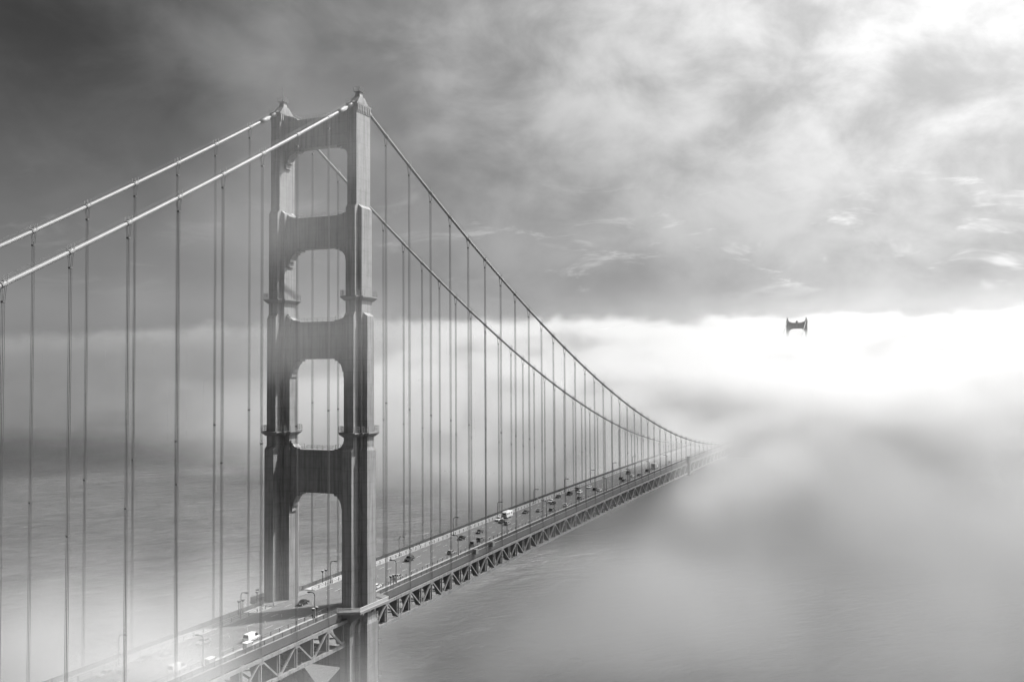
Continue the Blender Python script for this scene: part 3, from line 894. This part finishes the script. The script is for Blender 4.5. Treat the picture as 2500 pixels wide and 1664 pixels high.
# ------------------------------------------------------------------ people on the far walk
def person_material(name, top, low):
    mt = bpy.data.materials.new(name); mt.use_nodes = True
    g = G(mt.node_tree); p = g.n['Principled BSDF']; p.inputs['Roughness'].default_value = 0.8
    t = g.node('ShaderNodeTexCoord'); z = g.sep(t.outputs['Object'])[2]
    v = g.add(g.mul(g.m('GREATER_THAN', z, .86), top - low), low)
    sk = g.mul(g.m('GREATER_THAN', z, 1.42), g.m('LESS_THAN', z, 1.64))
    v = g.add(g.mul(v, g.sub(1.0, sk)), g.mul(sk, .38))
    v = g.mul(v, g.lin(g.m('GREATER_THAN', z, 1.64), -.8, 1.0))
    cb = g.node('ShaderNodeCombineColor')
    for i in range(3): g.put(cb.inputs[i], v)
    g.l.new(cb.outputs[0], p.inputs['Base Color'])
    return mt
def person_mesh(name, st, mt):
    V = [(0, 0, .95), (0, 0, 1.15), (0, 0, 1.36), (0, 0, 1.48), (.02, 0, 1.60), (.02, 0, 1.70),
         (0, .1, .88), (st, .1, .48), (st * .7, .1, .08), (st * .7 + .16, .1, .05), (0, -.1, .88), (-st * .6, -.1, .48), (-st * 1.2, -.1, .1), (-st * 1.2 + .15, -.1, .05),
         (0, .2, 1.38), (-st * .6, .26, 1.1), (st * .2, .26, .86), (0, -.2, 1.38), (st * .6, -.26, 1.1), (st * 1.1, -.24, .88)]
    E_ = [(0, 1), (1, 2), (2, 3), (3, 4), (4, 5), (0, 6), (6, 7), (7, 8), (8, 9), (0, 10), (10, 11), (11, 12), (12, 13), (2, 14), (14, 15), (15, 16), (2, 17), (17, 18), (18, 19)]
    rad = [.14, .135, .15, .055, .095, .085, .09, .06, .045, .04, .09, .06, .045, .04, .06, .045, .035, .06, .045, .035]
    me = bpy.data.meshes.new(name); me.from_pydata(V, E_, [])
    o = link('tmp', me); o.modifiers.new('s', 'SKIN')
    for i, s_ in enumerate(me.skin_vertices[0].data): s_.radius = (rad[i], rad[i]); s_.use_root = i == 0
    o.modifiers.new('d', 'SUBSURF').levels = 1
    dg = bpy.context.evaluated_depsgraph_get()
    out = bpy.data.meshes.new_from_object(o.evaluated_get(dg))
    bpy.data.objects.remove(o)
    out.materials.clear(); out.materials.append(mt)
    for p in out.polygons: p.use_smooth = True
    return out
PM = [person_mesh('p%d' % i, st, person_material('clothes%d' % i, a, b)) for i, (st, a, b) in enumerate(((.2, .5, .05), (.05, .04, .03), (.16, .15, .08)))]
PEOPLE = [(0, 23.6, 11.0, 2.9, 'person in pale jacket walking on the far walk, seen through the tower portal'),
          (1, 77.8, 11.6, 0.4, 'person in dark clothes, left of the group past the first far lamp'),
          (2, 80.4, 11.5, 3.3, 'person in grey jacket in the middle of the group past the first far lamp'),
          (1, 86.5, 12.1, 1.3, 'person in dark clothes at the railing, right of the group past the lamp'),
          (2, 206.8, 11.6, 3.1, 'person in grey jacket, leftmost of the group under the fifth far lamp'),
          (1, 210.0, 11.4, 0.2, 'person in dark clothes in the middle of the group under the fifth far lamp'),
          (0, 213.2, 11.7, 3.0, 'person in pale jacket, rightmost of the group under the fifth far lamp')]
for k, x, y, a, lb in PEOPLE:
    tag(link('person', PM[k], None, (x, y, road_z(x) + .2), (0, 0, a)), lb, 'person', 'people walking on the far walk')

# ------------------------------------------------------------------ fog (voxel volumes filled from procedural fields)
def fog(name, lo, hi, vox, build, aniso, albedo):
    me = bpy.data.meshes.new(name)
    o = link(name, me); tag(o, kind='stuff')
    mt = bpy.data.materials.new(name); mt.use_nodes = True
    nt = mt.node_tree; nt.nodes.clear()
    out = nt.nodes.new('ShaderNodeOutputMaterial'); pv = nt.nodes.new('ShaderNodeVolumePrincipled')
    pv.inputs['Color'].default_value = (albedo, albedo, albedo, 1)
    pv.inputs['Anisotropy'].default_value = aniso
    pv.inputs['Density'].default_value = 1.0
    nt.links.new(pv.outputs[0], out.inputs['Volume'])
    me.materials.append(mt)
    ng = bpy.data.node_groups.new(name, 'GeometryNodeTree')
    ng.interface.new_socket('Geometry', in_out='OUTPUT', socket_type='NodeSocketGeometry')
    g = G(ng)
    go = g.node('NodeGroupOutput'); vc = g.node('GeometryNodeVolumeCube'); sm = g.node('GeometryNodeSetMaterial')
    sm.inputs['Material'].default_value = mt
    vc.inputs['Min'].default_value = lo; vc.inputs['Max'].default_value = hi
    for i, ax in enumerate('XYZ'): vc.inputs['Resolution ' + ax].default_value = max(4, int(round((hi[i] - lo[i]) / vox[i])))
    pos = g.node('GeometryNodeInputPosition').outputs[0]
    g.l.new(build(g, pos), vc.inputs['Density'])
    g.l.new(vc.outputs[0], sm.inputs[0]); g.l.new(sm.outputs[0], go.inputs[0])
    o.modifiers.new('fog', 'NODES').node_group = ng
    return o

def bank_field(g, pos):
    x, y, z = g.sep(pos)
    nl = g.noise(g.vm('MULTIPLY', pos, (1, 1, 1.3)), 1 / 420, 3, 0.5, 0.3)
    ns = g.noise(g.vm('MULTIPLY', pos, (1, 1, 1.5)), 1 / 90, 6, 0.64, 0.7)
    wob = g.add(g.lin(nl, 1.0, -0.5), g.lin(ns, 0.8, -0.4))
    east = g.m('MINIMUM', g.m('MAXIMUM', g.sub(y, 20.0), 0.0), 720.0)
    u = g.add(g.sub(x, g.mul(east, 0.75)), g.mul(wob, 200.0))               # distance behind the fog front
    H = g.add(g.ss(u, 380, 740, 80.0, 142.0), g.ss(u, 760, 1250, 0.0, 60.0), g.ss(u, 1350, 2300, 0.0, 95.0, 'LINEAR'), g.ss(y, 80.0, 900.0, 0.0, 70.0), g.mul(wob, 100.0))
    top = g.add(g.ss(g.sub(H, z), -5.0, 30.0, 0.0, 0.99), g.ss(g.sub(H, z), -80.0, -5.0, 0.0, 0.008))
    front = g.m('POWER', g.ss(u, 215.0, 800.0, 0.0, 1.0, 'LINEAR'), 1.7)
    base = g.ss(z, 10.0, 70.0, 0.25, 1.0)
    clump = g.ss(g.add(g.mul(ns, 0.65), g.mul(nl, 0.35)), 0.43, 0.60, 0.22, 2.1)
    return g.mul(top, front, base, clump, g.ss(y, 150.0, 1300.0, 0.030, 0.0022))
fog('fog_bank', (250, -900, -2), (2350, 2300, 330), (11.5, 14, 9), bank_field, 0.6, 0.855)

def puffs(lst, k):
    def field(g, pos):
        n_ = g.noise(pos, 1 / (70 * k), 5, 0.58, 0.7)
        m_ = g.noise(pos, 1 / (24 * k), 3, 0.55, 0.4)
        mod = g.ss(g.add(g.mul(n_, 0.68), g.mul(m_, 0.32)), 0.40, 0.62)
        nv = g.node('ShaderNodeTexNoise'); g.put(nv.inputs['Vector'], pos)
        nv.inputs['Scale'].default_value = 1 / (55 * k); nv.inputs['Detail'].default_value = 3
        warp = g.vm('MULTIPLY', g.vm('SUBTRACT', nv.outputs['Color'], (0.5, 0.5, 0.5)), (85 * k, 85 * k, 55))
        pos = g.vm('ADD', pos, warp)
        tot = None
        for c, r, dn in lst:
            q = g.vm('LENGTH', g.vm('DIVIDE', g.vm('SUBTRACT', pos, c), r))
            v = g.ss(q, 1.0, 0.15, 0.0, dn)
            tot = v if tot is None else g.add(tot, v)
        return g.mul(tot, g.lin(mod, 1.45, 0.06))
    return field
NEAR = [  # centre, radii, density
    ((-72, 8, 52), (30, 58, 56), 0.16),
    ((-95, 22, 52), (85, 92, 66), 0.012),
    ((-112, -62, 50), (66, 46, 56), 0.020),
    ((-50, -45, 45), (66, 55, 36), 0.018),
    ((-34, -14, 188), (38, 50, 24), 0.008),
    ((-30, 2, 153), (34, 42, 26), 0.0065),
    ((-32, 5, 86), (30, 40, 20), 0.008),
    ((-28, -12, 214), (38, 46, 18), 0.004)]
fog('fog_wisps', (-225, -130, 0), (60, 150, 240), (7.5, 7.5, 7.5), puffs(NEAR, 1.0), 0.35, 0.97)
LOW = [
    ((170, -70, 46), (150, 76, 42), 0.019),
    ((350, -245, 40), (330, 220, 72), 0.008),
    ((170, -180, 18), (190, 120, 46), 0.007),
    ((550, -100, 62), (160, 120, 60), 0.012),
    ((470, -45, 58), (150, 75, 48), 0.022),
    ((120, 60, 20), (190, 140, 42), 0.010)]
fog('sea_mist', (-133, -483, 0), (707, 315, 120), (14, 14, 10), puffs(LOW, 1.6), 0.4, 0.96)

# unseen cloud added high on the sun's side to shade the deck and western water
def shade_cloud_field(g, pos):
    n_ = g.noise(pos, 1 / 150, 4, 0.55, 0.5)
    q = g.vm('LENGTH', g.vm('DIVIDE', g.vm('SUBTRACT', pos, (735, -580, 860)), (325, 272, 62)))
    return g.mul(g.ss(g.add(q, g.lin(n_, 0.8, -0.4)), 1.05, 0.5), 0.017)
fog('shade_cloud', (350, -930, 780), (1160, -240, 940), (24, 24, 20), shade_cloud_field, 0.55, 0.97)

# second added cloud, out of frame, laid to keep the bay fog in shade
def bay_shade_field(g, pos):
    n_ = g.noise(pos, 1 / 420, 3, 0.55, 0.4)
    q = g.vm('LENGTH', g.vm('DIVIDE', g.vm('SUBTRACT', pos, (2330, 720, 1800)), (860, 880, 90)))
    return g.mul(g.ss(g.add(q, g.lin(n_, 0.6, -0.3)), 1.05, 0.55), 0.014)
fog('bay_shade_cloud', (1350, -300, 1700), (3300, 1740, 1900), (55, 55, 30), bay_shade_field, 0.55, 0.97)
